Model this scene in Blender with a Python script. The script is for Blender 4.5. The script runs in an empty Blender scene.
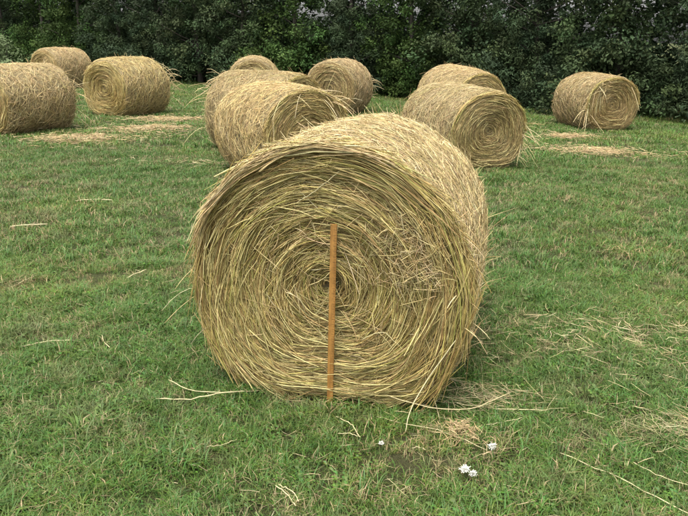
import bpy, math, random
import numpy as np
from mathutils import Matrix, Vector

sc = bpy.context.scene
rng = np.random.default_rng(7)
random.seed(7)

# ------------------------------------------------------------------ camera
PITCH, ROLL, EYE = 0.31674, 0.01002, 1.712
cam_data = bpy.data.cameras.new("camera")
cam_data.sensor_width = 36.0
cam_data.lens = 36.0 * 675.72 / 688.0
cam_data.clip_start = 0.05
cam_data.clip_end = 2000.0
cam = bpy.data.objects.new("camera", cam_data)
sc.collection.objects.link(cam)
fw = Vector((0, math.cos(PITCH), -math.sin(PITCH)))
up = Vector((0, math.sin(PITCH), math.cos(PITCH)))
rt = Vector((1, 0, 0))
c_, s_ = math.cos(ROLL), math.sin(ROLL)
rt2, up2 = rt * c_ + up * s_, up * c_ - rt * s_
m = Matrix.Identity(4)
for i in range(3):
    m[i][0], m[i][1], m[i][2] = rt2[i], up2[i], -fw[i]
m[2][3] = EYE
cam.matrix_world = m
sc.camera = cam

# ------------------------------------------------------------------ sky, sun, exposure
SUN_EL, SUN_AZ = math.radians(74), math.radians(-150)     # azimuth from +Y towards +X
world = bpy.data.worlds.new("World")
sc.world = world
world.use_nodes = True
wn, wl = world.node_tree.nodes, world.node_tree.links
wn.clear()
sky = wn.new("ShaderNodeTexSky")
sky.sky_type = 'NISHITA'
sky.sun_disc = False
sky.sun_elevation = SUN_EL
sky.sun_rotation = SUN_AZ
sky.air_density = 1.2
sky.dust_density = 5.0
hs = wn.new("ShaderNodeHueSaturation")                   # bright hazy cloud: the blue is washed out
hs.inputs['Saturation'].default_value = 0.22
bg = wn.new("ShaderNodeBackground")
bg.inputs['Strength'].default_value = 0.15
wo = wn.new("ShaderNodeOutputWorld")
wl.new(sky.outputs[0], hs.inputs['Color'])
wl.new(hs.outputs[0], bg.inputs['Color'])
wl.new(bg.outputs[0], wo.inputs['Surface'])

sun_data = bpy.data.lights.new("sun", 'SUN')
sun_data.energy = 1.5
sun_data.angle = math.radians(28)
sun_data.color = (1.0, 0.95, 0.86)
sun = bpy.data.objects.new("sun", sun_data)
sc.collection.objects.link(sun)
sdir = Vector((math.sin(SUN_AZ) * math.cos(SUN_EL), math.cos(SUN_AZ) * math.cos(SUN_EL), math.sin(SUN_EL)))
sun.rotation_euler = sdir.to_track_quat('Z', 'Y').to_euler()
sun.location = (-6, -8, 20)

sc.view_settings.view_transform = 'Standard'
sc.view_settings.look = 'None'
sc.view_settings.gamma = 1.0
sc.view_settings.use_curve_mapping = False
sc.view_settings.exposure = 1.4
sc.cycles.adaptive_threshold = 0.02
sc.cycles.max_bounces = 5
sc.cycles.diffuse_bounces = 3
sc.cycles.glossy_bounces = 1
sc.cycles.transmission_bounces = 2


# ------------------------------------------------------------------ helpers
def link(o, parent=None):
    sc.collection.objects.link(o)
    if parent is not None:
        o.parent = parent
    return o

def tag(o, label=None, cat=None, group=None, kind=None):
    if label: o["label"] = label
    if cat: o["category"] = cat
    if group: o["group"] = group
    if kind: o["kind"] = kind
    return o

def empty(name, loc, rz=0.0):
    o = bpy.data.objects.new(name, None)
    o.empty_display_size = 0.2
    o.location = loc
    o.rotation_euler = (0, 0, rz)
    return link(o)

def gz(x, y):
    """height of the field: it falls a little to the right and away"""
    return -0.0173 * np.clip(x, -60, 60) - 0.005 * np.clip(y - 4, 0, 40)

def mesh_np(name, V, F, col=None, smooth=True, mat=None):
    """V (n,3), F list of arrays (m,3) or (m,4)"""
    me = bpy.data.meshes.new(name)
    if not isinstance(F, (list, tuple)): F = [F]
    V = np.ascontiguousarray(V, dtype=np.float32)
    me.vertices.add(len(V))
    me.vertices.foreach_set("co", V.ravel())
    nl = sum(f.size for f in F)
    npoly = sum(len(f) for f in F)
    me.loops.add(nl)
    me.polygons.add(npoly)
    me.loops.foreach_set("vertex_index", np.concatenate([f.ravel() for f in F]).astype(np.int32))
    tot = np.concatenate([np.full(len(f), f.shape[1]) for f in F]).astype(np.int32)
    start = np.concatenate([[0], np.cumsum(tot)[:-1]]).astype(np.int32)
    me.polygons.foreach_set("loop_start", start)
    me.polygons.foreach_set("loop_total", tot)
    me.polygons.foreach_set("use_smooth", np.full(npoly, smooth))
    me.update(calc_edges=True)
    if col is not None:
        a = me.attributes.new("Col", 'FLOAT_COLOR', 'POINT')
        c4 = np.ones((len(V), 4), dtype=np.float32)
        c4[:, :3] = col
        a.data.foreach_set("color", c4.ravel())
    if mat: me.materials.append(mat)
    return me

def strands(P, rad, col, sides=3, taper=0.55, flat=1.0):
    """polylines P (n,k,3) swept to thin stalks; returns V, F, C"""
    P = np.asarray(P, float)
    n, k, _ = P.shape
    T = np.gradient(P, axis=1)
    T /= np.linalg.norm(T, axis=2, keepdims=True) + 1e-9
    ref = rng.normal(size=(n, 1, 3))
    N = np.cross(T, ref)
    N /= np.linalg.norm(N, axis=2, keepdims=True) + 1e-9
    B = np.cross(T, N)
    prof = np.ones(k)
    prof[0] = prof[-1] = taper
    R = np.asarray(rad)[:, None] * prof[None]
    ang = np.arange(sides) * 2 * np.pi / sides
    V = P[:, :, None, :] + R[:, :, None, None] * (np.cos(ang)[None, None, :, None] * N[:, :, None] + flat * np.sin(ang)[None, None, :, None] * B[:, :, None])
    idx = np.arange(n * k * sides).reshape(n, k, sides)
    a = idx[:, :-1, :]
    b = idx[:, 1:, :]
    F = np.stack([a, np.roll(a, -1, 2), np.roll(b, -1, 2), b], -1).reshape(-1, 4)
    C = np.repeat(np.asarray(col)[:, None, :], k * sides, 1).reshape(-1, 3)
    return V.reshape(-1, 3), F, C

def merge(parts):
    Vs, Fs, Cs, o = [], [], [], 0
    for V, F, C in parts:
        Vs.append(V); Fs.append(F + o); Cs.append(C); o += len(V)
    return np.concatenate(Vs), np.concatenate(Fs), np.concatenate(Cs)

def vnoise(p, seed=0):
    """cheap smooth noise from summed sines, about -1..1"""
    r = np.random.default_rng(seed)
    out = 0
    for i in range(6):
        k = r.normal(size=p.shape[-1]); k /= np.linalg.norm(k)
        f = 1.0 + 0.55 * i
        out = out + np.sin((p @ k) * f * 2.2 + r.uniform(0, 6.28)) / (1 + 0.35 * i)
    return out / 3.0


# ------------------------------------------------------------------ materials
def new_mat(name):
    mt = bpy.data.materials.new(name)
    mt.use_nodes = True
    nt = mt.node_tree
    nt.nodes.clear()
    out = nt.nodes.new("ShaderNodeOutputMaterial")
    return mt, nt, out

def node(nt, typ, **kw):
    n = nt.nodes.new(typ)
    for k, v in kw.items(): setattr(n, k, v)
    return n

def noise_node(nt, vec, scale, detail=3.0, rough=0.55):
    n = nt.nodes.new("ShaderNodeTexNoise")
    n.inputs['Scale'].default_value = scale
    n.inputs['Detail'].default_value = detail
    n.inputs['Roughness'].default_value = rough
    if vec is not None: nt.links.new(vec, n.inputs['Vector'])
    return n

def ramp_node(nt, fac, stops):
    r = nt.nodes.new("ShaderNodeValToRGB")
    e = r.color_ramp.elements
    while len(e) < len(stops): e.new(0.5)
    for el, (p, c) in zip(e, stops):
        el.position = p
        el.color = (*c, 1) if len(c) == 3 else c
    nt.links.new(fac, r.inputs['Fac'])
    return r

def mix_rgb(nt, fac, a, b, mode='MIX'):
    n = nt.nodes.new("ShaderNodeMix")
    n.data_type = 'RGBA'
    n.blend_type = mode
    for sock, v in ((n.inputs[0], fac), (n.inputs[6], a), (n.inputs[7], b)):
        if hasattr(v, 'links') or isinstance(v, bpy.types.NodeSocket): nt.links.new(v, sock)
        elif isinstance(v, (int, float)): sock.default_value = v
        else: sock.default_value = (*v, 1)
    return n.outputs[2]

def fibre_material(name, transl=0.25, rough=0.6, spec=0.35, var=0.35, scale=30.0, gain=(1, 1, 1)):
    """colour comes from each stalk's own colour attribute"""
    mt, nt, out = new_mat(name)
    at = node(nt, "ShaderNodeAttribute", attribute_name="Col")
    tc = node(nt, "ShaderNodeTexCoord")
    nz = noise_node(nt, tc.outputs['Object'], scale, 2.0)
    r = ramp_node(nt, nz.outputs['Fac'], [(0.3, (1 - var,) * 3), (0.7, (1 + var * 0.4,) * 3)])
    colr = mix_rgb(nt, 1.0, at.outputs['Color'], r.outputs[0], 'MULTIPLY')
    colr = mix_rgb(nt, 1.0, colr, gain, 'MULTIPLY')
    pb = node(nt, "ShaderNodeBsdfPrincipled")
    nt.links.new(colr, pb.inputs['Base Color'])
    pb.inputs['Roughness'].default_value = rough
    pb.inputs['Specular IOR Level'].default_value = spec
    tr = node(nt, "ShaderNodeBsdfTranslucent")
    nt.links.new(colr, tr.inputs['Color'])
    ms = node(nt, "ShaderNodeMixShader")
    ms.inputs[0].default_value = transl
    nt.links.new(pb.outputs[0], ms.inputs[1])
    nt.links.new(tr.outputs[0], ms.inputs[2])
    nt.links.new(ms.outputs[0], out.inputs['Surface'])
    return mt

MAT_STRAW = fibre_material("straw", 0.12, 0.55, 0.4, 0.3, 25)
MAT_LEAF = fibre_material("leaf", 0.18, 0.75, 0.12, 0.35, 1.2)

# hay packed inside the bale
MAT_CORE, nt, out = new_mat("packed_hay")
tc = node(nt, "ShaderNodeTexCoord")
n1 = noise_node(nt, tc.outputs['Object'], 55, 6.0, 0.7)
r1 = ramp_node(nt, n1.outputs['Fac'], [(0.3, (0.10, 0.075, 0.035)), (0.55, (0.23, 0.18, 0.085)), (0.75, (0.38, 0.30, 0.15))])
pb = node(nt, "ShaderNodeBsdfPrincipled")
pb.inputs['Roughness'].default_value = 0.85
bp = node(nt, "ShaderNodeBump")
bp.inputs['Distance'].default_value = 0.02
nt.links.new(n1.outputs['Fac'], bp.inputs['Height'])
nt.links.new(r1.outputs[0], pb.inputs['Base Color'])
nt.links.new(bp.outputs[0], pb.inputs['Normal'])
nt.links.new(pb.outputs[0], out.inputs['Surface'])

def field_tint(nt):
    """patches of lush, pale and worn turf, in world position (shared by soil and blades)"""
    g = node(nt, "ShaderNodeNewGeometry")
    big = noise_node(nt, g.outputs['Position'], 0.55, 4.0, 0.6)
    mid = noise_node(nt, g.outputs['Position'], 2.3, 4.0, 0.65)
    fine = noise_node(nt, g.outputs['Position'], 14.0, 3.0, 0.6)
    return g, big, mid, fine

# turf soil
MAT_SOIL, nt, out = new_mat("turf_soil")
g, big, mid, fine = field_tint(nt)
base = ramp_node(nt, big.outputs['Fac'], [(0.35, (0.040, 0.062, 0.018)), (0.5, (0.052, 0.072, 0.022)), (0.68, (0.072, 0.080, 0.030))])
dry = ramp_node(nt, mid.outputs['Fac'], [(0.52, (0, 0, 0)), (0.72, (0.7, 0.7, 0.7))])
c1 = mix_rgb(nt, dry.outputs[0], base.outputs[0], (0.092, 0.076, 0.046))
fr = ramp_node(nt, fine.outputs['Fac'], [(0.3, (0.65,) * 3), (0.7, (1.25,) * 3)])
c2 = mix_rgb(nt, 1.0, c1, fr.outputs[0], 'MULTIPLY')
tiny = noise_node(nt, g.outputs['Position'], 130.0, 4.0, 0.75)
tr_ = ramp_node(nt, tiny.outputs['Fac'], [(0.36, (0.03, 0.03, 0.03)), (0.64, (0.55, 0.55, 0.55))])
c2 = mix_rgb(nt, tr_.outputs[0], c2, (0.10, 0.088, 0.045))
pb = node(nt, "ShaderNodeBsdfPrincipled")
pb.inputs['Roughness'].default_value = 0.95
pb.inputs['Specular IOR Level'].default_value = 0.1
bp = node(nt, "ShaderNodeBump")
bp.inputs['Distance'].default_value = 0.03
nt.links.new(tiny.outputs['Fac'], bp.inputs['Height'])
nt.links.new(c2, pb.inputs['Base Color'])
nt.links.new(bp.outputs[0], pb.inputs['Normal'])
nt.links.new(pb.outputs[0], out.inputs['Surface'])

# grass blades: own blade colour times the turf patches
MAT_GRASS, nt, out = new_mat("grass_blade")
at = node(nt, "ShaderNodeAttribute", attribute_name="Col")
g, big, mid, fine = field_tint(nt)
t1 = ramp_node(nt, big.outputs['Fac'], [(0.34, (0.84, 0.94, 0.84)), (0.5, (1.05, 1.02, 1.0)), (0.66, (1.38, 1.16, 1.1))])
c1 = mix_rgb(nt, 1.0, at.outputs['Color'], t1.outputs[0], 'MULTIPLY')
dry = ramp_node(nt, mid.outputs['Fac'], [(0.52, (0, 0, 0)), (0.70, (0.55, 0.55, 0.55))])
c2 = mix_rgb(nt, dry.outputs[0], c1, (0.165, 0.152, 0.072))
fr = ramp_node(nt, fine.outputs['Fac'], [(0.3, (0.72,) * 3), (0.7, (1.2,) * 3)])
c3 = mix_rgb(nt, 1.0, c2, fr.outputs[0], 'MULTIPLY')
pb = node(nt, "ShaderNodeBsdfPrincipled")
pb.inputs['Roughness'].default_value = 0.55
pb.inputs['Specular IOR Level'].default_value = 0.3
tr = node(nt, "ShaderNodeBsdfTranslucent")
ms = node(nt, "ShaderNodeMixShader")
ms.inputs[0].default_value = 0.3
nt.links.new(c3, pb.inputs['Base Color'])
nt.links.new(c3, tr.inputs['Color'])
nt.links.new(pb.outputs[0], ms.inputs[1])
nt.links.new(tr.outputs[0], ms.inputs[2])
nt.links.new(ms.outputs[0], out.inputs['Surface'])

# bark
MAT_BARK, nt, out = new_mat("bark")
tc = node(nt, "ShaderNodeTexCoord")
mp = node(nt, "ShaderNodeMapping")
mp.inputs['Scale'].default_value = (9, 9, 1.5)
nt.links.new(tc.outputs['Object'], mp.inputs['Vector'])
n1 = noise_node(nt, mp.outputs[0], 3, 5.0, 0.7)
r1 = ramp_node(nt, n1.outputs['Fac'], [(0.3, (0.035, 0.029, 0.023)), (0.7, (0.085, 0.07, 0.055))])
pb = node(nt, "ShaderNodeBsdfPrincipled")
pb.inputs['Roughness'].default_value = 0.9
nt.links.new(r1.outputs[0], pb.inputs['Base Color'])
nt.links.new(pb.outputs[0], out.inputs['Surface'])

# varnished yardstick wood with its printed inch scale
MAT_STICK, nt, out = new_mat("varnished_wood")
tc = node(nt, "ShaderNodeTexCoord")
mp = node(nt, "ShaderNodeMapping")
mp.inputs['Scale'].default_value = (60, 60, 3)
nt.links.new(tc.outputs['Object'], mp.inputs['Vector'])
n1 = noise_node(nt, mp.outputs[0], 2.0, 4.0, 0.6)
r1 = ramp_node(nt, n1.outputs['Fac'], [(0.3, (0.22, 0.105, 0.026)), (0.7, (0.39, 0.205, 0.056))])
pb = node(nt, "ShaderNodeBsdfPrincipled")
pb.inputs['Roughness'].default_value = 0.42
n2 = noise_node(nt, tc.outputs['Object'], 22.0, 5.0, 0.7)
r2 = ramp_node(nt, n2.outputs['Fac'], [(0.35, (0.72, 0.70, 0.66)), (0.6, (1.05, 1.03, 1.0))])
nt.links.new(mix_rgb(nt, 1.0, r1.outputs[0], r2.outputs[0], 'MULTIPLY'), pb.inputs['Base Color'])
nt.links.new(pb.outputs[0], out.inputs['Surface'])

def plain(name, col, rough=0.6):
    mt, nt, out = new_mat(name)
    tc = node(nt, "ShaderNodeTexCoord")
    nz = noise_node(nt, tc.outputs['Object'], 40, 2.0)
    r = ramp_node(nt, nz.outputs['Fac'], [(0.3, tuple(v * 0.82 for v in col)), (0.7, col)])
    pb = node(nt, "ShaderNodeBsdfPrincipled")
    pb.inputs['Roughness'].default_value = rough
    nt.links.new(r.outputs[0], pb.inputs['Base Color'])
    nt.links.new(pb.outputs[0], out.inputs['Surface'])
    return mt
MAT_INK = plain("scale_ink", (0.10, 0.05, 0.02), 0.5)
MAT_PETAL = plain("white_petal", (0.62, 0.62, 0.55), 0.6)
MAT_STEM = plain("flower_stem", (0.10, 0.16, 0.05), 0.6)

# ------------------------------------------------------------------ ground
def axis_pts(lo, hi, near_lo, near_hi, step):
    a = np.arange(near_lo, near_hi + 1e-6, step)
    left = near_lo - np.geomspace(step, near_lo - lo, 22)[::-1]
    right = near_hi + np.geomspace(step, hi - near_hi, 22)
    return np.concatenate([left, a, right])
gx = axis_pts(-400, 400, -14, 12, 0.12)
gy = axis_pts(-300, 600, 0.5, 26, 0.12)
GX, GY = np.meshgrid(gx, gy)
p2 = np.stack([GX, GY], -1)
lump = 0.012 * vnoise(p2 * 1.1, 3) + 0.008 * vnoise(p2 * 3.7, 4)
fade = np.clip(1 - np.maximum(np.abs(GX) - 14, 0) / 10, 0, 1) * np.clip(1 - np.maximum(GY - 26, 0) / 10, 0, 1)
def ground_z(x, y):
    q = np.stack([np.asarray(x, float), np.asarray(y, float)], -1)
    return gz(q[..., 0], q[..., 1]) + 0.012 * vnoise(q * 1.1, 3) + 0.008 * vnoise(q * 3.7, 4)
GZ = gz(GX, GY) + lump * fade
V = np.stack([GX, GY, GZ], -1).reshape(-1, 3)
ny, nx = GX.shape
ii = np.arange(ny * nx).reshape(ny, nx)
F = np.stack([ii[:-1, :-1], ii[:-1, 1:], ii[1:, 1:], ii[1:, :-1]], -1).reshape(-1, 4)
ground = link(bpy.data.objects.new("ground", mesh_np("ground", V, F, None, True, MAT_SOIL)))
tag(ground, "short green field turf under the hay bales", "ground", kind="structure")

# ------------------------------------------------------------------ round hay bales
PAL_BARREL = np.array([[0.62, 0.49, 0.245], [0.58, 0.45, 0.22], [0.69, 0.57, 0.32], [0.53, 0.40, 0.185], [0.56, 0.45, 0.20], [0.46, 0.34, 0.155]])
PAL_FACE = np.array([[0.58, 0.45, 0.18], [0.51, 0.38, 0.145], [0.65, 0.53, 0.235], [0.43, 0.30, 0.11], [0.50, 0.415, 0.13], [0.34, 0.23, 0.085], [0.44, 0.395, 0.115], [0.56, 0.43, 0.17]])
PAL_TAN = np.array([[0.55, 0.42, 0.185], [0.49, 0.365, 0.15], [0.60, 0.475, 0.22], [0.43, 0.31, 0.125], [0.51, 0.405, 0.16]])
TINT = np.ones(3)                                        # each bale is a little paler or browner than the next
def pick(pal, n, p=None):
    c = TINT * pal[rng.choice(len(pal), n, p=p)]
    return np.clip(c * rng.normal(1, 0.13, (n, 1)) * rng.normal(1, 0.04, (n, 3)), 0.02, 0.85)

class Bale:
    def __init__(s, x, y, yaw, rw, rh, L, seed, flare=0.0, edge=0.05, rough=1.0):
        s.x, s.y, s.yaw, s.rw, s.rh, s.L, s.seed, s.flare, s.edge, s.rough = x, y, math.radians(yaw), rw, rh, L, seed, flare, edge, rough
    def prof(s, t):
        """radius along the axis, t -1 (front end) to 1: the barrel swells and its ends are rounded"""
        a = np.abs(t)
        return (1.03 - 0.035 * a ** 2 - s.edge * np.clip((a - 0.86) / 0.14, 0, 1) ** 2) * (1 + s.flare * t)
    def lump(s, th, t):
        q = np.stack([np.cos(th) * 1.3, np.sin(th) * 1.3, t * 1.1], -1)
        return 1 + s.rough * (0.026 * vnoise(q, s.seed) + 0.014 * vnoise(q * 3.1, s.seed + 1))
    def pt(s, rho, th, t, yoff=0.0):
        """rho: fraction of the radius, th: angle, t: -1..1 along the axis"""
        k = rho * s.prof(t) * s.lump(th, t)
        low = np.clip(-np.sin(th), 0, 1)                     # the bale has settled: its lower half is squarer
        x = s.rw * k * np.cos(th) * (1 + 0.20 * low ** 1.6)
        z = s.rh + s.rh * k * np.sin(th) * (1 + 0.20 * low * np.abs(np.cos(th)))
        lo = 0.004 + 0.03 * np.abs(np.sin(th * 9 + t * 7))
        z = np.where(z < 0.06, lo + 0.0 * z, z)
        return np.stack([x, s.L / 2 * t + yoff, z], -1)

def face_strands(b, n, k, r0, side=-1, length=(0.12, 0.42), spread=0.022, pal=PAL_FACE, relief=1.0):
    """stalks laid round and round on an end of the bale"""
    rr = np.sqrt(rng.uniform(0.0006, 0.99, n))
    th = rng.uniform(0, 2 * np.pi, n)
    ln = rng.uniform(*length, n) * np.clip(0.35 + rr * 1.1, 0.3, 1.0)
    span = np.minimum(ln / (rr * b.rw + 0.03), 2.4)
    s = np.linspace(-0.5, 0.5, k)[None]
    TH = th[:, None] + span[:, None] * s
    straight = rng.uniform(0.0, 0.75, n) * np.where(rng.random(n) < 0.10, 1.7, 1.0)
    chord = 1 / np.cos(np.clip(span[:, None] * s, -0.9, 0.9)) - 1
    drift = rng.normal(0.02, 0.07, n) * np.where(rng.random(n) < 0.12, 2.8, 1)
    R = rr[:, None] * (1 + straight[:, None] * chord) + drift[:, None] * s * ln[:, None] * 2
    R = np.clip(np.abs(R), 0.01, 1.01)
    ring = relief * 0.013 * np.sin(rr * 38 + 2.0 * np.sin(th) + 1.5 * np.sin(2 * th + 1)) + 0.018 * vnoise(np.stack([rr * np.cos(th), rr * np.sin(th)], -1) * 4, b.seed + 5)
    off = rng.uniform(-spread, spread * 0.8, n) + ring + 0.022 * np.exp(-((rr - 0.75) / 0.3) ** 2) - 0.015 * np.exp(-(rr / 0.12) ** 2)
    lift = rng.normal(0, 0.012, n)
    OFF = off[:, None] + lift[:, None] * s * 2 + np.where(rng.random(n) < 0.06, 0.03, 0.0)[:, None] * (s + 0.5) ** 2
    P = b.pt(R, TH, np.full_like(R, float(side)))
    # the end is pushed in where the rim is rounded
    P[..., 1] += side * (OFF - 0.035 * np.clip((R - 0.93) / 0.07, 0, 1))
    rad = r0 * rng.uniform(0.55, 1.35, n)
    rank = (off - off.min()) / (np.ptp(off) + 1e-6)
    col = pick(pal, n)
    thick = rng.random(n) < 0.10 * relief * np.clip(rr * 1.8 - 0.2, 0, 1)
    rad = np.where(thick, rad * 1.55, rad)
    col = np.where(thick[:, None], np.clip(np.array([0.66, 0.56, 0.24]) * rng.uniform(0.75, 1.15, (n, 1)), 0, 0.8), col)
    P[..., 1] += side * np.where(thick, 0.010, 0.0)[:, None]
    return strands(P, rad, col)

def barrel_strands(b, n, k, r0, length=(0.06, 0.24), fluff=0.10, pal=PAL_BARREL):
    t = rng.uniform(-0.985, 0.985, n)
    th = rng.uniform(-1.35, np.pi + 1.35, n)
    ln = rng.uniform(*length, n)
    ang = rng.normal(0, 0.75, n) + np.where(rng.random(n) < 0.22, rng.uniform(-1.5, 1.5, n), 0)
    s = np.linspace(-0.5, 0.5, k)[None]
    bend = rng.normal(0, 0.25, n)[:, None] * (s ** 2 - 0.08)
    dth = (np.cos(ang)[:, None] * s + np.sin(ang)[:, None] * bend) * ln[:, None] / b.rw
    dt = (np.sin(ang)[:, None] * s - np.cos(ang)[:, None] * bend) * ln[:, None] / (b.L / 2)
    base = rng.uniform(-0.008, 0.014, n) / b.rw
    fl = np.where(rng.random(n) < fluff, rng.exponential(0.022, n), rng.exponential(0.004, n)) / b.rw
    RHO = 1 + base[:, None] + fl[:, None] * (s + 0.5) ** 1.5 + 0.5 * dth ** 2 * rng.uniform(0, 1.0, n)[:, None]
    T = t[:, None] + dt
    over = np.abs(T) > 1.0
    P = b.pt(RHO, th[:, None] + dth, np.clip(T, -1.0, 1.0))
    P[..., 1] += np.where(over, (T - np.sign(T)) * b.L / 2, 0)
    rad = r0 * rng.uniform(0.55, 1.3, n)
    return strands(P, rad, pick(pal, n))

def rim_strands(b, n, k, r0, th_lo, th_hi, out_lo, out_hi, length=(0.2, 0.5), side=-1, rho=(0.95, 1.03), pal=PAL_FACE):
    th = rng.uniform(th_lo, th_hi, n)
    ln = rng.uniform(*length, n)
    s = np.linspace(-0.5, 0.5, k)[None]
    span = ln / b.rw
    rr = rng.uniform(*rho, n)
    chord = 1 / np.cos(span[:, None] * s) - 1
    R = rr[:, None] * (1 + rng.uniform(0.0, 0.8, n)[:, None] * chord) + rng.normal(0, 0.04, n)[:, None] * s
    P = b.pt(R, th[:, None] + span[:, None] * s, np.full((n, k), float(side)))
    o = rng.uniform(out_lo, out_hi, n)
    P[..., 1] += side * (o[:, None] + rng.normal(0, 0.03, n)[:, None] * s)
    return strands(P, r0 * rng.uniform(0.6, 1.35, n), pick(pal, n))

def dangling(b, n, r0, side=-1, th_c=0.3, th_w=0.5, length=(0.12, 0.35)):
    """loose stalks that hang or poke out from an end"""
    th = rng.normal(th_c, th_w, n)
    ln = rng.uniform(*length, n)
    s = np.linspace(0, 1, 5)[None, :, None]
    st = b.pt(rng.uniform(0.9, 1.02, n), th, np.full(n, float(side)))
    d = np.stack([np.cos(th) * 0.5 + rng.normal(0, 0.5, n), side * rng.uniform(0.1, 0.9, n), rng.normal(0, 0.5, n)], -1)
    d /= np.linalg.norm(d, axis=1, keepdims=True)
    P = st[:, None] + d[:, None] * ln[:, None, None] * s
    P[..., 2] -= (rng.uniform(0.1, 0.8, n) * ln)[:, None] * s[..., 0] ** 2
    P[..., 2] = np.maximum(P[..., 2], 0.03)
    return strands(P, r0 * rng.uniform(0.7, 1.3, n), pick(PAL_BARREL[:3], n))

def core_mesh(b):
    nt_, na = 26, 72
    tt = np.concatenate([[-1], np.linspace(-0.985, 0.985, nt_), [1]])
    th = np.linspace(0, 2 * np.pi, na, endpoint=False)
    rings = []
    for r in (0.25, 0.55, 0.8):
        rings.append(b.pt(np.full(na, r * 0.985), th, np.full(na, -1.0), 0.02))
    for t in tt:
        rings.append(b.pt(np.full(na, 0.975), th, np.full(na, t)))
    for r in (0.8, 0.55, 0.25):
        rings.append(b.pt(np.full(na, r * 0.985), th, np.full(na, 1.0), -0.02))
    R = np.stack(rings)
    V = np.concatenate([R.reshape(-1, 3), [[0, -b.L / 2 + 0.03, b.rh], [0, b.L / 2 - 0.03, b.rh]]])
    nr = len(rings)
    idx = np.arange(nr * na).reshape(nr, na)
    a, c = idx[:-1], idx[1:]
    Q = np.stack([a, np.roll(a, -1, 1), np.roll(c, -1, 1), c], -1).reshape(-1, 4)
    t1 = np.stack([np.full(na, nr * na), np.roll(idx[0], -1), idx[0]], -1)
    t2 = np.stack([np.full(na, nr * na + 1), idx[-1], np.roll(idx[-1], -1)], -1)
    return mesh_np("packed_core", V, [Q, t1, t2], None, True, MAT_CORE)

def part(name, vfc, parent, mat, kind=None):
    V, F, C = vfc
    o = link(bpy.data.objects.new(name, mesh_np(name, V, F, C, True, mat)), parent)
    if kind: o["kind"] = kind
    return o

def put_bale(b, label, lod):
    global TINT
    tr = np.random.default_rng(b.seed)
    TINT = np.ones(3) if lod == 0 else tr.uniform(0.84, 1.05) * np.array([1, tr.uniform(0.95, 1.0), tr.uniform(0.86, 1.02)])
    root = empty("round_hay_bale", (b.x, b.y, float(ground_z(b.x, b.y)) - 0.015), -b.yaw)
    tag(root, label, "hay bale", "round hay bales on the field")
    link(bpy.data.objects.new("packed_core", core_mesh(b)), root)
    nf, nb, r0 = {0: (15000, 18000, 0.0016), 1: (4400, 6200, 0.0027), 2: (2700, 4000, 0.0036)}[lod]
    kf, kb = {0: (6, 4), 1: (4, 3), 2: (3, 3)}[lod]
    pf, rl, ln = (PAL_FACE, 1.0, (0.14, 0.52)) if lod == 0 else (PAL_TAN, 0.45, (0.12, 0.42))
    part("end_straw", face_strands(b, nf, kf, r0, -1, ln, pal=pf, relief=rl), root, MAT_STRAW, "stuff")
    part("end_straw", face_strands(b, nf // 6, kf, r0 * 1.6, 1, pal=PAL_TAN), root, MAT_STRAW, "stuff")
    bs = [barrel_strands(b, nb, kb, r0, (0.03, 0.14) if lod == 0 else (0.08, 0.28))]
    part("barrel_straw", merge(bs), root, MAT_STRAW, "stuff")
    return root

FB = Bale(0.088, 3.62, 13.5, 0.657, 0.640, 1.34, 11, -0.012, 0.005, 0.75)
front = put_bale(FB, "large foreground round hay bale with the wooden yardstick standing against it", 0)

# the ragged lip that overhangs the top of the near end
lip = [rim_strands(FB, 480, 7, 0.0021, 0.75, 2.75, 0.005, 0.055, (0.25, 0.62), rho=(0.955, 1.015)),
       rim_strands(FB, 300, 7, 0.0022, 1.35, 2.7, 0.02, 0.085, (0.2, 0.5), rho=(0.965, 1.03), pal=PAL_BARREL),
       rim_strands(FB, 260, 6, 0.0021, -0.9, 0.9, 0.0, 0.035, (0.25, 0.5), rho=(0.94, 1.0)),
       rim_strands(FB, 260, 6, 0.0021, 2.5, 4.1, 0.0, 0.03, (0.25, 0.5), rho=(0.95, 1.01)),
       rim_strands(FB, 330, 8, 0.0021, -0.5, 1.6, 0.015, 0.06, (0.35, 0.8), rho=(0.80, 0.99)),
       rim_strands(FB, 160, 8, 0.0021, 1.6, 3.4, 0.015, 0.055, (0.35, 0.8), rho=(0.80, 0.97)),
       dangling(FB, 12, 0.0016, -1, 3.1, 0.3, (0.08, 0.2)),
       dangling(FB, 26, 0.0016, -1, 0.1, 0.6, (0.06, 0.16))]
part("rim_lip", merge(lip), front, MAT_STRAW, "stuff")

# the tangled tuft right of the middle of the near end (local x, z)
n = 640
which = rng.random(n) < 0.45
cc = np.where(which[:, None], np.array([0.33, -FB.L / 2 - 0.040, 0.92]), np.array([0.42, -FB.L / 2 - 0.048, 0.77]))
pos = cc + rng.normal(size=(n, 3)) * np.where(which[:, None], np.array([0.065, 0.014, 0.05]), np.array([0.055, 0.018, 0.06]))
d = rng.normal(size=(n, 3)) * np.array([1, 0.28, 1]); d /= np.linalg.norm(d, axis=1, keepdims=True)
e = rng.normal(size=(n, 3)) * np.array([1, 0.3, 1])
s = np.linspace(-0.5, 0.5, 5)[None, :, None]
ln = rng.uniform(0.03, 0.13, n)[:, None, None]
P = pos[:, None] + d[:, None] * s * ln + e[:, None] * 0.35 * ln * (s ** 2)
P[..., 1] = np.minimum(P[..., 1], -FB.L / 2 + 0.0)
nst = 520
rr_ = np.sqrt(rng.uniform(0.0, 0.9, nst)); ta = rng.uniform(0, 6.283, nst)
q0 = FB.pt(rr_, ta, np.full(nst, -1.0)); q0[:, 1] -= rng.uniform(0.025, 0.05, nst)
da = ta + np.pi / 2 + rng.normal(0, 0.75, nst)
dd = np.stack([np.cos(da), rng.normal(0, 0.10, nst), np.sin(da)], -1)
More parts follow.
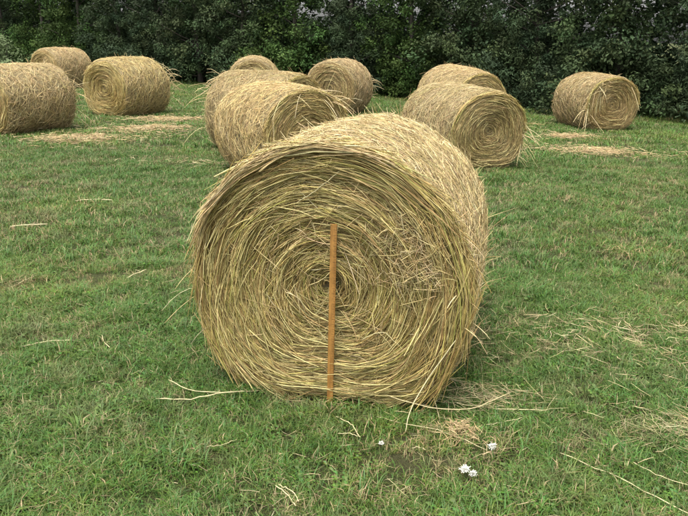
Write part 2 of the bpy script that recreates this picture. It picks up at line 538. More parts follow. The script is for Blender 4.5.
sv = np.linspace(-0.5, 0.5, 5)[None, :, None]
lv = rng.uniform(0.03, 0.20, nst)[:, None, None]
bv = np.stack([-np.sin(da), np.zeros(nst), np.cos(da)], -1)[:, None] * rng.normal(0, 0.35, nst)[:, None, None]
PS = q0[:, None] + dd[:, None] * sv * lv + bv * lv * sv ** 2
PS[..., 2] = np.maximum(PS[..., 2], 0.02)
part("stray_straw", strands(PS, 0.0016 * rng.uniform(0.5, 1.4, nst), pick(PAL_BARREL, nst)), front, MAT_STRAW, "stuff")
part("tangled_tuft", strands(P, 0.0014 * rng.uniform(0.6, 1.4, n), pick(PAL_BARREL, n)), front, MAT_STRAW, "stuff")

BALES = [
    (Bale(-5.80, 12.33, 29.0, 0.655, 0.572, 1.36, 21), 2, "round hay bale cut off by the left edge of the photo"),
    (Bale(-8.98, 22.14, 25.0, 0.657, 0.615, 1.36, 31), 2, "far round hay bale showing above the gap between the two left bales"),
    (Bale(-4.82, 15.36, 26.2, 0.640, 0.602, 1.36, 41), 2, "round hay bale at left with its left end turned to the camera"),
    (Bale(-0.83, 8.84, -33.8, 0.650, 0.572, 1.36, 51), 1, "round hay bale directly behind the foreground bale, long loose stalks on its end"),
    (Bale(-1.26, 10.78, -58.0, 0.654, 0.601, 1.36, 61), 1, "round hay bale in the middle cluster lying sideways with straw sprouting from its left end"),
    (Bale(-2.42, 18.4, -4.0, 0.656, 0.612, 1.36, 71, 0.03), 2, "farthest round hay bale of the middle cluster, only its top showing"),
    (Bale(-0.15, 16.96, 19.0, 0.655, 0.628, 1.36, 81), 2, "round hay bale at the right of the middle cluster, its end facing left"),
    (Bale(1.72, 10.14, -23.0, 0.654, 0.558, 1.42, 91, 0.02), 1, "round hay bale right of the foreground bale with its swirled end fully visible"),
    (Bale(2.36, 14.1, -23.0, 0.654, 0.615, 1.40, 101, 0.08), 1, "round hay bale mostly hidden behind the swirled bale right of centre"),
    (Bale(5.51, 15.3, -12.0, 0.656, 0.572, 1.36, 111, 0.02), 2, "rightmost round hay bale, alone in front of the dark trees"),
]
roots = [put_bale(b, lab, lod) for b, lod, lab in BALES]
TINT = np.ones(3)

def extra(i, parts_, name="loose_straw"):
    part(name, merge(parts_), roots[i], MAT_STRAW, "stuff")
extra(0, [dangling(BALES[0][0], 40, 0.004, 1, 0.2, 0.9, (0.15, 0.4))])
extra(2, [dangling(BALES[2][0], 40, 0.004, 1, 0.3, 0.9, (0.15, 0.45))])
extra(3, [rim_strands(BALES[3][0], 160, 5, 0.0034, 0.4, 2.6, 0.0, 0.04, (0.2, 0.5)), dangling(BALES[3][0], 30, 0.0034, -1, 1.2, 0.7, (0.2, 0.45))])
extra(4, [dangling(BALES[4][0], 60, 0.0036, 1, 1.6, 0.8, (0.15, 0.42)), rim_strands(BALES[4][0], 90, 5, 0.0034, 0.4, 2.6, 0.0, 0.04, (0.2, 0.5))])
extra(6, [dangling(BALES[6][0], 30, 0.004, 1, 0.2, 0.6, (0.12, 0.35))])
extra(7, [rim_strands(BALES[7][0], 170, 5, 0.0032, 0.1, 3.0, 0.0, 0.04, (0.2, 0.5)), dangling(BALES[7][0], 30, 0.0032, -1, -0.4, 0.5, (0.15, 0.35))])
extra(8, [rim_strands(BALES[8][0], 120, 5, 0.0036, 0.2, 2.6, 0.0, 0.04, (0.2, 0.5))])
extra(9, [rim_strands(BALES[9][0], 130, 5, 0.0042, 0.1, 3.4, 0.0, 0.05, (0.2, 0.5)), dangling(BALES[9][0], 40, 0.0042, -1, 2.8, 0.9, (0.15, 0.5))])

# ------------------------------------------------------------------ yardstick
def face_world(lx, lz, out_):
    """point on the near end of the foreground bale: sideways, height, distance in front of it"""
    cs, sn = math.cos(FB.yaw), math.sin(FB.yaw)
    ly = -FB.L / 2 - out_
    return Vector((FB.x + lx * cs + ly * sn, FB.y - lx * sn + ly * cs, lz))
foot = face_world(0.022, 0.006 + float(ground_z(0, 2.9)), 0.062)
topp = face_world(0.036, 0.92, 0.056)
zdir = (topp - foot).normalized()
ydir = Vector((math.sin(FB.yaw), math.cos(FB.yaw), 0))
xdir = ydir.cross(zdir).normalized()
ydir = zdir.cross(xdir)
ys = empty("yardstick", foot)
mm = Matrix((xdir, ydir, zdir)).transposed()
ys.rotation_euler = mm.to_euler()
tag(ys, "amber wooden yardstick standing upright against the foreground bale", "yardstick")
W, T, H = 0.030, 0.0065, 0.9144
import bmesh
bm = bmesh.new()
bmesh.ops.create_cube(bm, size=1, matrix=Matrix.LocRotScale(Vector((0, 0, H / 2)), None, Vector((W, T, H))))
bmesh.ops.bevel(bm, geom=bm.edges[:], offset=0.0014, segments=2, affect='EDGES')
me = bpy.data.meshes.new("lath"); bm.to_mesh(me); bm.free(); me.materials.append(MAT_STICK)
link(bpy.data.objects.new("lath", me), ys)
bm = bmesh.new()
for q in range(1, 72):
    z = q * 0.0127
    w = 0.013 if q % 2 == 0 else 0.007
    bmesh.ops.create_cube(bm, size=1, matrix=Matrix.LocRotScale(Vector((W / 2 - 0.002 - w / 2, -T / 2 - 0.0002, z)), None, Vector((w, 0.0004, 0.0011))))
me = bpy.data.meshes.new("scale_mark"); bm.to_mesh(me); bm.free(); me.materials.append(MAT_INK)
tag(link(bpy.data.objects.new("scale_mark", me), ys), kind="stuff")

# ------------------------------------------------------------------ loose stalks one can pick out
def curve_pts(pts, k=12):
    pts = np.asarray(pts, float)
    d = np.concatenate([[0], np.cumsum(np.linalg.norm(np.diff(pts, axis=0), axis=1))])
    u = np.linspace(0, d[-1], k)
    Q = np.stack([np.interp(u, d, pts[:, j]) for j in range(3)], -1)
    for _ in range(2):
        Q[1:-1] = 0.25 * Q[:-2] + 0.5 * Q[1:-1] + 0.25 * Q[2:]
    return Q

def stalk(pts, label, r=0.0026, col=(0.62, 0.54, 0.30), group="loose stalks on the grass"):
    r, col = r * 0.8, tuple(v * 0.85 for v in col)
    P = curve_pts(pts)
    P[:, :2] += np.cumsum(rng.normal(0, 0.0007, (len(P), 2)), 0)
    P[1:-1, 2] += rng.normal(0, 0.002, len(P) - 2)
    o0 = P[0].copy()
    V, F, C = strands((P - o0)[None], [r], [col], 6, 0.5)
    ob = link(bpy.data.objects.new("straw_stalk", mesh_np("straw_stalk", V, F, C, True, MAT_STRAW)))
    ob.location = o0
    return tag(ob, label, "straw stalk", group)

def on_turf(pts, lift=0.032):
    return [(x, y, float(ground_z(x, y)) + lift) for x, y in pts]
ST = [
    ([(-1.78, 3.40), (-1.69, 3.49), (-1.54, 3.50)], "curved pale stalk lying in the grass at the left, level with the bale's lower half", 0.0038),
    ([(-1.40, 3.58), (-1.36, 3.49), (-1.30, 3.41)], "short pale stalk in the grass between the left curved stalk and the foreground bale", 0.003),
    ([(-0.90, 2.88), (-0.74, 2.89), (-0.58, 2.97), (-0.46, 2.985)], "lower of two long stalks on grass at the foreground bale's left foot", 0.0034),
    ([(-0.89, 3.08), (-0.78, 2.99), (-0.68, 2.96), (-0.40, 2.99)], "upper of two long stalks on grass at the foreground bale's left foot", 0.003),
    ([(-0.26, 2.24), (-0.21, 2.19), (-0.17, 2.12)], "straight arm of the bent pale stalk pair at the bottom edge of the photo", 0.0028),
    ([(-0.25, 2.245), (-0.19, 2.20), (-0.165, 2.14)], "bowed arm of the bent pale stalk pair at the bottom edge of the photo", 0.0024),
    ([(-0.59, 2.49), (-0.52, 2.51), (-0.46, 2.56)], "thin dull stalk in the grass below the left foot of the foreground bale", 0.0018),
    ([(-0.03, 2.76), (0.04, 2.70), (0.08, 2.59)], "bowed stalk on the grass just right of the yardstick's foot", 0.0026),
    ([(-0.02, 2.62), (0.03, 2.62), (0.08, 2.59)], "short stalk meeting the bowed stalk in front of the yardstick", 0.002),
    ([(0.45, 2.90), (0.74, 2.86), (0.98, 2.87)], "straight stalk lying out to the right of the foreground bale's foot", 0.0028),
    ([(0.16, 2.76), (0.26, 2.71), (0.44, 2.65), (0.62, 2.50)], "long thin stalk passing under the small straw clump towards a white flower", 0.0019),
    ([(0.66, 2.71), (0.75, 2.74), (0.85, 2.79)], "stalk in the grass right of the small straw clump", 0.0022),
    ([(0.94, 2.51), (1.15, 2.33), (1.33, 2.12)], "long pale stalk running into the bottom right corner", 0.0026),
    ([(1.22, 2.46), (1.30, 2.35), (1.40, 2.29)], "thin stalk above the long stalk in the bottom right corner", 0.0018),
    ([(-2.99, 5.82), (-2.83, 5.87), (-2.68, 5.89)], "flat tan stalk near the left edge, level with the bale's shoulder", 0.007),
    ([(-2.78, 6.79), (-2.63, 6.90), (-2.44, 6.92)], "tan stalk lying on the grass left of the middle cluster of bales", 0.008),
    ([(-1.55, 4.53), (-1.51, 4.64), (-1.46, 4.71)], "short pale stalk in the grass left of the foreground bale's middle", 0.004),
    ([(-2.25, 4.37), (-2.24, 4.47), (-2.20, 4.56)], "short pale stalk near the left edge, below the flat tan one", 0.003),
    ([(0.30, 2.51), (0.33, 2.52), (0.36, 2.50)], "tiny stalk between two white flowers", 0.002),
]
for pts, lab, r in ST:
    stalk(on_turf(pts), lab, r)
fwz = lambda lx, lz, o=0.05: tuple(face_world(lx, lz, o))
g1 = "stalks leaning on the foreground bale"
stalk([fwz(0.612, 0.43, 0.05), fwz(0.485, 0.22, 0.10), fwz(0.42, 0.10, 0.17), (0.285, 2.66, 0.02)], "long pale stalk leaning from the grass up the lower right of the foreground bale", 0.0034, (0.66, 0.58, 0.33), g1)
stalk([fwz(0.651, 0.783, 0.05), fwz(0.612, 0.644, 0.055), fwz(0.556, 0.542, 0.055), fwz(0.44, 0.41, 0.05)], "bowed yellow stalk on the right of the foreground bale's face", 0.003, (0.60, 0.50, 0.20), g1)
stalk([fwz(0.36, 0.68, 0.05), fwz(0.436, 0.495, 0.06), fwz(0.50, 0.34, 0.05)], "straight stalk hanging below the tangled tuft on the foreground bale", 0.0024, (0.58, 0.48, 0.22), g1)
stalk([fwz(0.17, 0.365, 0.05), fwz(0.27, 0.43, 0.055), fwz(0.35, 0.36, 0.05), fwz(0.37, 0.33, 0.05)], "arched stalk right of the yardstick on the foreground bale's lower face", 0.0024, (0.62, 0.54, 0.28), g1)
stalk([fwz(0.30, 0.10, 0.06), fwz(0.45, 0.075, 0.08), fwz(0.68, 0.07, 0.07), (0.84, 3.0, 0.03)], "long stalk lying out sideways from the bale's lower right foot", 0.003, (0.62, 0.52, 0.28), g1)
stalk([fwz(-0.52, 1.0, 0.06), fwz(-0.42, 1.08, 0.075), fwz(-0.35, 1.19, 0.07)], "straight pale stalk across the upper left of the foreground bale's face", 0.003, (0.68, 0.62, 0.36), g1)
stalk([fwz(-0.14, 1.0, 0.05), fwz(-0.04, 1.07, 0.06), fwz(0.06, 1.16, 0.055)], "pale stalk slanting up above the yardstick on the bale's face", 0.0022, (0.66, 0.58, 0.33), g1)

# small clump of chaff, and scattered straw
def litter(name, label, n, cx, cy, sx, sy, r0, ln, lift=0.03, rot=0.0, gauss=True, cat="straw", pal=PAL_BARREL, pts=None):
    q = rng.normal(size=(n, 2)) * np.where(rng.random((n, 1)) < 0.3, 0.75, 0.34) + 0.28 * np.stack([np.sin(np.arange(n) * 0.004 * np.pi), np.cos(np.arange(n) * 0.011)], -1)
    q = q * np.array([sx, sy])
    cr, sr = math.cos(rot), math.sin(rot)
    if pts is None:
        x = cx + q[:, 0] * cr - q[:, 1] * sr
        y = cy + q[:, 0] * sr + q[:, 1] * cr
    else:
        x, y = pts
        n = len(x)
    a = rng.uniform(0, np.pi, n)
    L = rng.uniform(*ln, n)
    s = np.linspace(-0.5, 0.5, 3)[None]
    b_ = rng.normal(0, 0.35, n)[:, None] * (s ** 2)
    X = x[:, None] + L[:, None] * (np.cos(a)[:, None] * s - np.sin(a)[:, None] * b_)
    Y = y[:, None] + L[:, None] * (np.sin(a)[:, None] * s + np.cos(a)[:, None] * b_)
    Z = ground_z(X, Y) + rng.uniform(0.004, lift, n)[:, None] + rng.normal(0, 0.12, n)[:, None] * s * L[:, None]
    Z = np.maximum(Z, ground_z(X, Y) + 0.003)
    P = np.stack([X, Y, Z], -1)
    o0 = np.array([np.median(x), np.median(y), 0]); o0[2] = float(ground_z(o0[0], o0[1]))
    V, F, C = strands(P - o0, r0 * rng.uniform(0.6, 1.3, n), pick(pal, n))
    ob = link(bpy.data.objects.new(name, mesh_np(name, V, F, C, True, MAT_STRAW)))
    ob.location = o0
    return tag(ob, label, cat, kind="stuff")

PAL_PALE = np.array([[0.52, 0.43, 0.23], [0.46, 0.37, 0.19], [0.58, 0.49, 0.28], [0.36, 0.29, 0.15], [0.40, 0.36, 0.18]])
PAL_CHAFF = np.array([[0.58, 0.43, 0.22], [0.52, 0.38, 0.19], [0.60, 0.47, 0.26], [0.42, 0.31, 0.16]])
litter("straw_clump", "small pale clump of chaff on the grass below the foreground bale's right foot", 260, 0.525, 2.655, 0.10, 0.07, 0.0014, (0.02, 0.08), 0.06, cat="straw clump", pal=PAL_CHAFF)
litter("straw_patch", "pale straw patch on the grass in front of the left edge bale", 1300, -4.38, 11.2, 0.80, 0.50, 0.0042, (0.04, 0.16), 0.06, 0.1, cat="straw patch", pal=PAL_CHAFF)
litter("straw_patch", "wide pale straw patch on the grass right of the left edge bale", 1400, -3.6, 12.75, 0.85, 0.55, 0.0046, (0.04, 0.17), 0.06, 0.2, cat="straw patch", pal=PAL_CHAFF)
litter("straw_patch", "straw patch by the foot of the left bale with its end showing", 900, -3.7, 14.35, 0.85, 0.45, 0.005, (0.05, 0.18), 0.06, 0.1, cat="straw patch", pal=PAL_CHAFF)
litter("straw_patch", "bright straw patch on the grass below the rightmost bale", 1500, 4.15, 11.42, 0.90, 0.42, 0.0042, (0.04, 0.16), 0.06, 0.0, cat="straw patch", pal=PAL_CHAFF)
litter("straw_patch", "thin straw patch against the left foot of the rightmost bale", 600, 4.35, 13.35, 0.65, 0.4, 0.0048, (0.05, 0.17), 0.06, 0.1, cat="straw patch", pal=PAL_CHAFF)
litter("straw_patch", "small straw patch at the right foot of the foreground bale, under the loose stalks", 320, 0.62, 2.98, 0.36, 0.16, 0.0014, (0.04, 0.2), 0.05, 0.0, cat="straw patch", pal=PAL_PALE)
litter("straw_patch", "dry straw patch at the right edge near the bottom corner", 420, 1.62, 2.78, 0.30, 0.18, 0.0013, (0.03, 0.14), 0.04, 0.2, cat="straw patch", pal=PAL_PALE)
litter("straw_patch", "scattered straw in the grass right of the foreground bale", 620, 1.55, 3.75, 1.1, 0.5, 0.0018, (0.03, 0.15), 0.05, 0.1, cat="straw patch", pal=PAL_PALE)
litter("straw_patch", "thin straw patch on the grass left of the middle bale cluster", 260, -1.9, 9.3, 0.9, 0.25, 0.0035, (0.05, 0.2), 0.045, 0.0, cat="straw patch", pal=PAL_PALE)
# stray bits all over the field
nb = 5200
yy = 2.0 + 16 * rng.random(nb) ** 1.7
xx = rng.uniform(-1, 1, nb) * (0.62 * yy + 1.0)
litter("straw_litter", "stray bits of straw strewn all over the grass", nb, 0, 0, 1, 1, 0.0014, (0.02, 0.10), 0.035, cat="straw litter", pal=PAL_PALE * 0.85, pts=(xx, yy))

# ------------------------------------------------------------------ white flowers
def flower(x, y, r, label, seed, h=0.045):
    rr = np.random.default_rng(seed)
    root = empty("white_flower", (x, y, float(ground_z(x, y))))
    tag(root, label, "flower", "small white flowers in the grass")
    Vs, Fs, o = [], [], 0
    n = 110
    for i in range(n):                       # florets on a flattened ball
        ph = math.acos(1 - 1.5 * (i + 0.5) / n); th = i * 2.399963
        d = np.array([math.sin(ph) * math.cos(th), math.sin(ph) * math.sin(th), math.cos(ph) * 0.7])
        t = np.cross(d, [0.3, 0.2, 1.0]); t /= np.linalg.norm(t); u = np.cross(d, t)
        d = d + rr.normal(0, 0.16, 3); L = r * rr.uniform(0.55, 1.15); w = r * 0.17
        c = np.array([0, 0, h])
        Vs += [c + d * L * 0.2 - t * w * 0.4, c + d * L * 0.2 + t * w * 0.4, c + d * L + t * w * 0.6 + u * w * 0.3, c + d * L * 1.1, c + d * L - t * w * 0.6 + u * w * 0.3]
        Fs.append([o, o + 1, o + 2, o + 3, o + 4]); o += 5
    me = bpy.data.meshes.new("flower_head"); me.from_pydata([tuple(v) for v in Vs], [], Fs); me.materials.append(MAT_PETAL)
    link(bpy.data.objects.new("flower_head", me), root)
    V, F, C = strands(np.array([[[0, 0, -0.005], [0.003, 0.002, h * 0.5], [0, 0, h]]]), [0.0014], [(0.1, 0.16, 0.05)], 5, 1.0)
    link(bpy.data.objects.new("stem", mesh_np("stem", V, F, C, True, MAT_STEM)), root)
flower(0.17, 2.53, 0.011, "small white flower in the grass right of the yardstick's foot", 1)
flower(0.645, 2.51, 0.017, "white flower at the end of the long thin stalk, below the straw clump", 2)
flower(0.50, 2.34, 0.019, "lowest and largest white flower, nearest the bottom edge", 3)
flower(0.53, 2.325, 0.015, "white flower touching the lowest and largest one on its right", 4, 0.04)

# ------------------------------------------------------------------ grass
def tuft_mesh(seed, nbl, rad, h, w, lean, dry=0.08, broad=False):  # dry: share of straw-coloured blades, raised in far tufts to paint haze
    r = np.random.default_rng(seed)
    Vs, Fs3, Fs4, Cs, o = [], [], [], [], 0
    for i in range(nbl):
        a = r.uniform(0, 2 * np.pi); rr = rad * math.sqrt(r.random())
        b0 = np.array([rr * math.cos(a), rr * math.sin(a), -0.006])
        da = r.uniform(0, 2 * np.pi)
        dv = np.array([math.cos(da), math.sin(da), 0])
        pv = np.array([-math.sin(da), math.cos(da), 0])
        hh = h * r.uniform(0.45, 1.2); ll = lean * r.uniform(0.3, 1.4) * hh
        ww = w * r.uniform(0.6, 1.3)
        dry_or_haze = r.random() < dry  # dead straw-coloured blade; the larger far share also paints haze
        if dry_or_haze: col = np.array([0.27, 0.22, 0.12]) * r.uniform(0.7, 1.3)
        else: col = np.array([r.uniform(0.054, 0.108), r.uniform(0.118, 0.176), r.uniform(0.020, 0.038)]) * r.uniform(0.8, 1.2)
        if broad:
            hh *= 0.7
            m1 = b0 + dv * ll * 0.6 + np.array([0, 0, hh]); m2 = b0 + dv * (ll * 0.6 + ww * 2.4) + np.array([0, 0, hh * 0.9])
            Vs += [b0, m1, (m1 + m2) / 2 + pv * ww, m2, (m1 + m2) / 2 - pv * ww]
            Fs4.append([o + 1, o + 2, o + 3, o + 4]); Fs3.append([o, o + 2, o + 1])
        else:
            p1 = b0 + dv * ll * 0.3 + np.array([0, 0, hh * 0.62]); p2_ = b0 + dv * ll + np.array([0, 0, hh * r.uniform(0.55, 1.0)])
            tw = pv * ww / 2
            Vs += [b0 - tw, b0 + tw, p1 + tw * 0.85, p1 - tw * 0.85, p2_]
            Fs4.append([o, o + 1, o + 2, o + 3]); Fs3.append([o + 3, o + 2, o + 4])
        Cs += [col] * 5
        o += 5
    return mesh_np("grass_tuft", np.array(Vs), [np.array(Fs4), np.array(Fs3)], np.array(Cs), True, MAT_GRASS)

def grass(name, label, x, y, tufts, smin, smax):
    col = bpy.data.collections.new("tuft_kinds")
    for i, tm in enumerate(tufts):
        col.objects.link(bpy.data.objects.new("tuft_kind", tm))
    q = np.stack([x, y], -1)
    worn = 0.6 * vnoise(q * 1.15, 41) + 0.6 * vnoise(q * 3.3, 42)      # thin, worn spots in the turf
    keep = rng.random(len(x)) > np.clip((worn - 0.2) * 1.2, 0, 0.38)
    x, y, worn = x[keep], y[keep], worn[keep]
    n = len(x)
    V = np.stack([x, y, ground_z(x, y)], -1)
    me = bpy.data.meshes.new(name)
    me.vertices.add(n)
    me.vertices.foreach_set("co", V.astype(np.float32).ravel())
    q = np.stack([x, y], -1)
    hgt = (1 + 0.22 * vnoise(q * 1.6, 17)) * (1 - 0.3 * np.clip(worn, 0, 1)) + 1.3 * np.clip(vnoise(q * 4.3, 18) - 0.36, 0, 0.6)
    kinds = rng.integers(0, len(tufts), n)
    kinds = np.where((worn > 0.25) & (rng.random(n) < 0.55), 5 if len(tufts) > 5 else 0, kinds)
    for nm, typ, dat in (("rz", 'FLOAT', rng.uniform(0, 6.283, n)), ("sc", 'FLOAT', rng.uniform(smin, smax, n) * hgt), ("kind", 'INT', kinds)):
        a = me.attributes.new(nm, typ, 'POINT')
        a.data.foreach_set("value", dat.astype(np.int32 if typ == 'INT' else np.float32))
    ob = link(bpy.data.objects.new(name, me))
    tag(ob, label, "grass", kind="stuff")
    ng = bpy.data.node_groups.new(name, 'GeometryNodeTree')
    ng.interface.new_socket("Geometry", in_out='INPUT', socket_type='NodeSocketGeometry')
    ng.interface.new_socket("Geometry", in_out='OUTPUT', socket_type='NodeSocketGeometry')
    N, Lk = ng.nodes, ng.links
    gi, go = N.new("NodeGroupInput"), N.new("NodeGroupOutput")
    m2p = N.new("GeometryNodeMeshToPoints")
    ci = N.new("GeometryNodeCollectionInfo")
    ci.inputs['Collection'].default_value = col
    ci.inputs['Separate Children'].default_value = True
    ci.inputs['Reset Children'].default_value = True
    iop = N.new("GeometryNodeInstanceOnPoints")
    iop.inputs['Pick Instance'].default_value = True
    def attr(nm, typ):
        a = N.new("GeometryNodeInputNamedAttribute"); a.data_type = typ
        a.inputs['Name'].default_value = nm
        return a.outputs[0]
    cx = N.new("ShaderNodeCombineXYZ")
    Lk.new(attr("rz", 'FLOAT'), cx.inputs['Z'])
    Lk.new(gi.outputs[0], m2p.inputs['Mesh'])
    Lk.new(m2p.outputs[0], iop.inputs['Points'])
    Lk.new(ci.outputs[0], iop.inputs['Instance'])
    Lk.new(attr("kind", 'INT'), iop.inputs['Instance Index'])
    Lk.new(cx.outputs[0], iop.inputs['Rotation'])
    Lk.new(attr("sc", 'FLOAT'), iop.inputs['Scale'])
    Lk.new(iop.outputs[0], go.inputs[0])
    md = ob.modifiers.new("scatter", 'NODES')
    md.node_group = ng
    return ob

def in_bale(x, y):
    """True where a bale presses on the turf"""
    hit = np.zeros(len(x), bool)
    for b in [FB] + [q[0] for q in BALES]:
        dx, dy = x - b.x, y - b.y
        cs, sn = math.cos(b.yaw), math.sin(b.yaw)
        lx = dx * cs - dy * sn
        ly = dx * sn + dy * cs
        hit |= (np.abs(lx) < 0.30) & (np.abs(ly) < b.L / 2 - 0.04)
    return hit

def scatter_band(y0, y1, dens, margin=1.2):
    w1 = 0.56 * y1 + margin
    n = int(dens * 2 * w1 * (y1 - y0))
    x = rng.uniform(-w1, w1, n); y = rng.uniform(y0, y1, n)
    k = (np.abs(x) < 0.56 * y + margin) & ~in_bale(x, y)
    return x[k], y[k]

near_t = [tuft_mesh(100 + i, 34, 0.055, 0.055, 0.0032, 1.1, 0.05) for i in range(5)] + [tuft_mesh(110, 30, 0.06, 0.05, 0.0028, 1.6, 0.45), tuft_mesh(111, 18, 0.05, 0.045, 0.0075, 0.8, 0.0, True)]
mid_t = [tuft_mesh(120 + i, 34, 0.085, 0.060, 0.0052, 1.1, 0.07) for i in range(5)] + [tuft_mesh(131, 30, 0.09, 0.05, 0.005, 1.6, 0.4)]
far_t = [tuft_mesh(140 + i, 34, 0.14, 0.065, 0.0085, 1.2, 0.12) for i in range(5)]  # extra dry blades here put the paleness of distance haze into the colour
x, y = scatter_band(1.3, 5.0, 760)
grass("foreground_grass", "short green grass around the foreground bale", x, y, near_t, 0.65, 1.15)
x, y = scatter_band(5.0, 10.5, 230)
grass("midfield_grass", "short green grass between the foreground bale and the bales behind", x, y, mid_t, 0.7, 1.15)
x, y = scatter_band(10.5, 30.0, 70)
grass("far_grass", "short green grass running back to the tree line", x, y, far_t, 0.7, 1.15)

# ------------------------------------------------------------------ trees
def leaf_cloud(cent, crad, ccol, nper, size, aspect, r, upbias=0.4, tri=False):
    """many small leaf faces spread through clumps"""
    nC = len(cent)
    n = nC * nper
    ci = np.repeat(np.arange(nC), nper)
    d = r.normal(size=(n, 3)); d /= np.linalg.norm(d, axis=1, keepdims=True)
    pos = cent[ci] + d * (crad[ci] * r.random(n) ** 0.45)[:, None] * np.array([1, 1, 0.8])
    nr_ = d * 0.75 + np.array([0, 0, 0.55]) + r.normal(size=(n, 3)) * 0.42; nr_ /= np.linalg.norm(nr_, axis=1, keepdims=True)
    ax = np.cross(nr_, r.normal(size=(n, 3))) + np.array([0, 0, upbias]); ax -= nr_ * (ax * nr_).sum(1, keepdims=True); ax /= np.linalg.norm(ax, axis=1, keepdims=True)
    sd = np.cross(ax, nr_)
    L = size * r.uniform(0.6, 1.4, n)[:, None]
    W_ = L * aspect
    C = np.asarray(ccol)[ci] * r.uniform(0.85, 1.15, (n, 1))
    if tri:
        V = np.stack([pos + sd * W_ * 0.5, pos + ax * L, pos - sd * W_ * 0.5], 1).reshape(-1, 3)
        return V, np.arange(n * 3).reshape(n, 3), np.repeat(C, 3, 0)
    V = np.stack([pos, pos + ax * L * 0.5 + sd * W_ * 0.5 + nr_ * L * 0.08, pos + ax * L, pos + ax * L * 0.5 - sd * W_ * 0.5 + nr_ * L * 0.08], 1).reshape(-1, 3)
    F = np.arange(n * 4).reshape(n, 4)
    return V, F, np.repeat(C, 4, 0)

def make_tree_meshes(kind, seed, H):
    r = np.random.default_rng(seed)
    cents, rads, cols = [], [], []
    if kind == "cedar":
        base = np.array([0.041, 0.064, 0.028])
        for i in range(420):
            u = r.random() ** 1.8
            z = 0.15 + u * (H - 0.3)
            a = r.uniform(0, 2 * np.pi)
            R = 1.75 * (1 - u) ** 0.62 * (1 + 0.22 * math.sin(3 * a + seed) + 0.15 * math.sin(7 * u * 6 + a * 2))
            q = R * (r.uniform(0.35, 1.0) ** 0.6 if i % 4 else r.uniform(0.05, 0.4))
            cents.append((q * math.cos(a), q * math.sin(a), z + 0.12 * q))
            rads.append(r.uniform(0.2, 0.42) * (0.6 + 0.4 * (1 - u)))
            cols.append(base * r.uniform(0.7, 1.35) * np.array([r.uniform(0.9, 1.15), 1, r.uniform(0.9, 1.2)]))
        nper, size, asp, upb = 110, 0.10, 0.34, 0.5
    else:
        base = np.array([0.045, 0.085, 0.022]) if kind == "broad" else np.array([0.042, 0.068, 0.029])
        lobes = [(r.uniform(-1.0, 1.0), r.uniform(-1.0, 1.0), r.uniform(0.05, 1) ** 1.3 * (H - 0.8), r.uniform(0.8, 1.25)) for _ in range(20)]
        lobes += [(r.uniform(-1.3, 1.3), r.uniform(-1.2, 0.6), r.uniform(0.4, 1.6), r.uniform(0.7, 1.0)) for _ in range(9)]
        for (lx, ly, lz, lr) in lobes:
            tint = r.uniform(0.75, 1.35)
            for i in range(15):
                d = r.normal(size=3); d /= np.linalg.norm(d)
                p = np.array([lx, ly, lz]) + d * lr * r.uniform(0.6, 1.0) * np.array([1, 1, 0.8])
                if p[2] < 0.12: p[2] = r.uniform(0.12, 0.5)
                cents.append(p); rads.append(r.uniform(0.2, 0.42))
                cols.append(base * tint * r.uniform(0.8, 1.25) * np.array([r.uniform(0.9, 1.25), 1, r.uniform(0.85, 1.1)]))
        nper, size, asp, upb = 78, 0.092, 0.55, 0.1
    cents, rads, cols = np.array(cents), np.array(rads), np.array(cols)
    crown = mesh_np("crown", *leaf_cloud(cents, rads, cols, nper, size, asp, r, upb, kind == "cedar"), False, MAT_LEAF)
    # trunk with limbs
    k = 10
    zz = np.linspace(-0.15, H * 0.93, k)
    tp = np.stack([0.06 * np.sin(zz * 1.1 + seed), 0.05 * np.cos(zz * 0.9), zz], -1)
    T0 = strands(tp[None], [1.0], [(1, 1, 1)], 8, 1.0)
    ring = T0[0].reshape(k, 8, 3)
    rad = np.interp(zz, [-0.15, 0.2, H], [0.13, 0.085, 0.02])
    ring = tp[:, None] + (ring - tp[:, None]) * rad[:, None, None]
    parts_ = [(ring.reshape(-1, 3), T0[1], T0[2])]
    sel = r.choice(len(cents), 46, replace=False)
    for si in sel:
        e_ = cents[si]
        z0 = max(0.25, e_[2] - 0.35 * math.hypot(e_[0], e_[1]) - r.uniform(0, 0.3))
        s_pt = np.array([0.06 * math.sin(z0 * 1.1 + seed), 0.05 * math.cos(z0 * 0.9), z0])
        mid_ = (s_pt + e_) / 2 + r.normal(size=3) * 0.08
        Lm = curve_pts([s_pt, mid_, e_], 6)
        V, F, C = strands(Lm[None], [1.0], [(1, 1, 1)], 5, 1.0)
        V = V.reshape(6, 5, 3)
        rr = np.linspace(0.030, 0.006, 6)
        V = Lm[:, None] + (V - Lm[:, None]) * rr[:, None, None]
        parts_.append((V.reshape(-1, 3), F, C))
    V, F, C = merge(parts_)
    trunk = mesh_np("trunk", V, F, C, True, MAT_BARK)
    return trunk, crown

KINDS = {
    "cedar_a": make_tree_meshes("cedar", 201, 7.6), "cedar_b": make_tree_meshes("cedar", 202, 8.4),
    "broad_a": make_tree_meshes("broad", 203, 7.2), "broad_b": make_tree_meshes("broad", 204, 6.6),
    "dusk_a": make_tree_meshes("dark", 205, 7.8), "dusk_b": make_tree_meshes("dark", 206, 7.0),
}
def tree(name, kind, x, y, rz, scale, label):
    root = empty(name, (x, y, float(gz(x, y)) - 0.02), rz)
    root.scale = (scale,) * 3
    tag(root, label, "tree", "trees along the edge of the field")
    tr_, cr_ = KINDS[kind]
    link(bpy.data.objects.new("trunk", tr_), root)
    link(bpy.data.objects.new("crown", cr_), root)

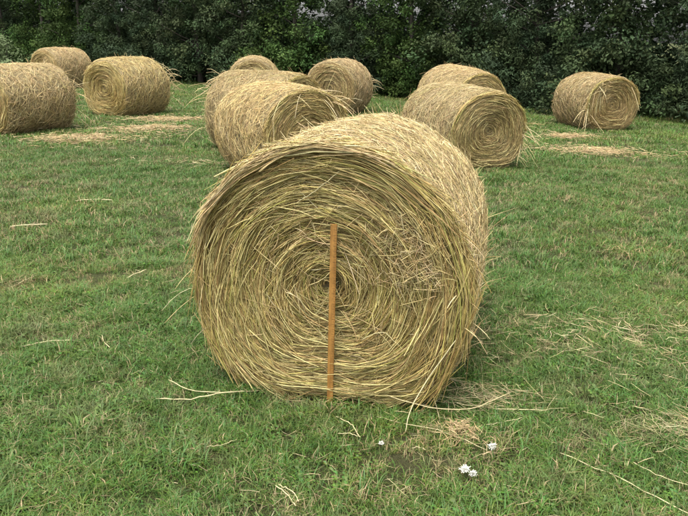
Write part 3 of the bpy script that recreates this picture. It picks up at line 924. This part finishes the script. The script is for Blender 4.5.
TREES = [
    ("evergreen_tree", "cedar_a", 11.6, 14.9, "dark evergreen at the right edge of the tree line, past the rightmost bale"),
    ("evergreen_tree", "cedar_b", 9.3, 17.0, "dark evergreen just right of the rightmost bale"),
    ("leafy_tree", "dusk_a", 7.3, 18.7, "dull green tree rising straight behind the rightmost bale"),
    ("evergreen_tree", "cedar_b", 5.4, 20.1, "dark evergreen just left of the rightmost bale"),
    ("leafy_tree", "dusk_b", 3.7, 21.4, "dark bushy tree behind the pair of bales right of centre"),
    ("leafy_tree", "broad_b", 2.0, 22.4, "mid green tree between the bales right of centre and the middle cluster"),
    ("evergreen_tree", "cedar_a", 0.2, 23.5, "dark evergreen behind the rightmost bale of the middle cluster"),
    ("leafy_tree", "broad_a", -1.7, 24.4, "brighter green leafy tree behind the gap in the middle cluster of bales"),
    ("leafy_tree", "dusk_a", -3.7, 25.4, "dark tree behind the farthest bale of the middle cluster"),
    ("leafy_tree", "dusk_b", -5.6, 26.7, "dark leafy tree above the open grass left of the middle cluster"),
    ("evergreen_tree", "cedar_b", -7.4, 28.0, "grey green evergreen above the left bale that shows its end"),
    ("evergreen_tree", "cedar_a", -9.4, 29.2, "dark evergreen left of the grey green one, above the left bales"),
    ("leafy_tree", "broad_b", -11.4, 30.4, "yellowish green leafy tree right above the far left bale"),
    ("leafy_tree", "broad_a", -13.6, 31.8, "leafy green tree left of the far left bale"),
    ("leafy_tree", "dusk_a", -16.0, 33.2, "dark leafy tree at the left edge of the tree line"),
    ("evergreen_tree", "cedar_b", -18.4, 34.8, "dark evergreen beyond the left edge of the tree line"),
]
for i, (nm, kd, x, y, lab) in enumerate(TREES):
    tree(nm, kd, x, y, 1.7 * i + (2.6 if i == 2 else 0.4), 0.95 + 0.12 * ((i * 7) % 5) / 4, lab)

# pale shrub at the left edge
r = np.random.default_rng(301)
cents = np.array([(r.normal(0, 0.55), r.normal(0, 0.5), 0.25 + 1.25 * r.random()) for _ in range(60)])
cents[:, :2] *= np.clip(1.2 - 0.45 * cents[:, 2:3], 0.4, 1)
cols = np.array([0.16, 0.21, 0.10]) * r.uniform(0.8, 1.2, (60, 1))
shrub = empty("shrub", (-10.95, 21.9, float(gz(-10.95, 21.9))))
tag(shrub, "low pale green shrub at the left edge in front of the trees", "shrub")
link(bpy.data.objects.new("foliage", mesh_np("foliage", *leaf_cloud(cents, np.full(60, 0.26), cols, 60, 0.085, 0.45, r, 0.5), False, MAT_LEAF)), shrub)
P = np.stack([np.stack([np.zeros(3), c * 0.5 + r.normal(size=3) * 0.05, c]) for c in cents[:24]])
link(bpy.data.objects.new("stem", mesh_np("stem", *strands(P, np.full(24, 0.012), np.ones((24, 3)), 4), True, MAT_BARK)), shrub)

# deep wood behind the first row: one mass
r = np.random.default_rng(302)
n = 2300
tt = r.uniform(0, 1, n)
cx = 15.5 + (-27.0 - 15.5) * tt + r.normal(0, 0.6, n)
cy = 17.0 + (42.0 - 17.0) * tt + r.uniform(0.2, 3.2, n)
cz = 9.5 * r.random(n) ** 1.9
cents = np.stack([cx, cy, cz + gz(cx, cy) + 0.2], -1)
cols = np.array([0.034, 0.058, 0.026]) * r.uniform(0.7, 1.3, (n, 1))
V, F, C = leaf_cloud(cents, r.uniform(0.45, 0.9, n), cols, 60, 0.26, 0.6, r, 0.2, True)
wood = link(bpy.data.objects.new("woodland", mesh_np("woodland", V, F, C, False, MAT_LEAF)))
tag(wood, "dark wood behind the first row of trees", "woodland", kind="stuff")
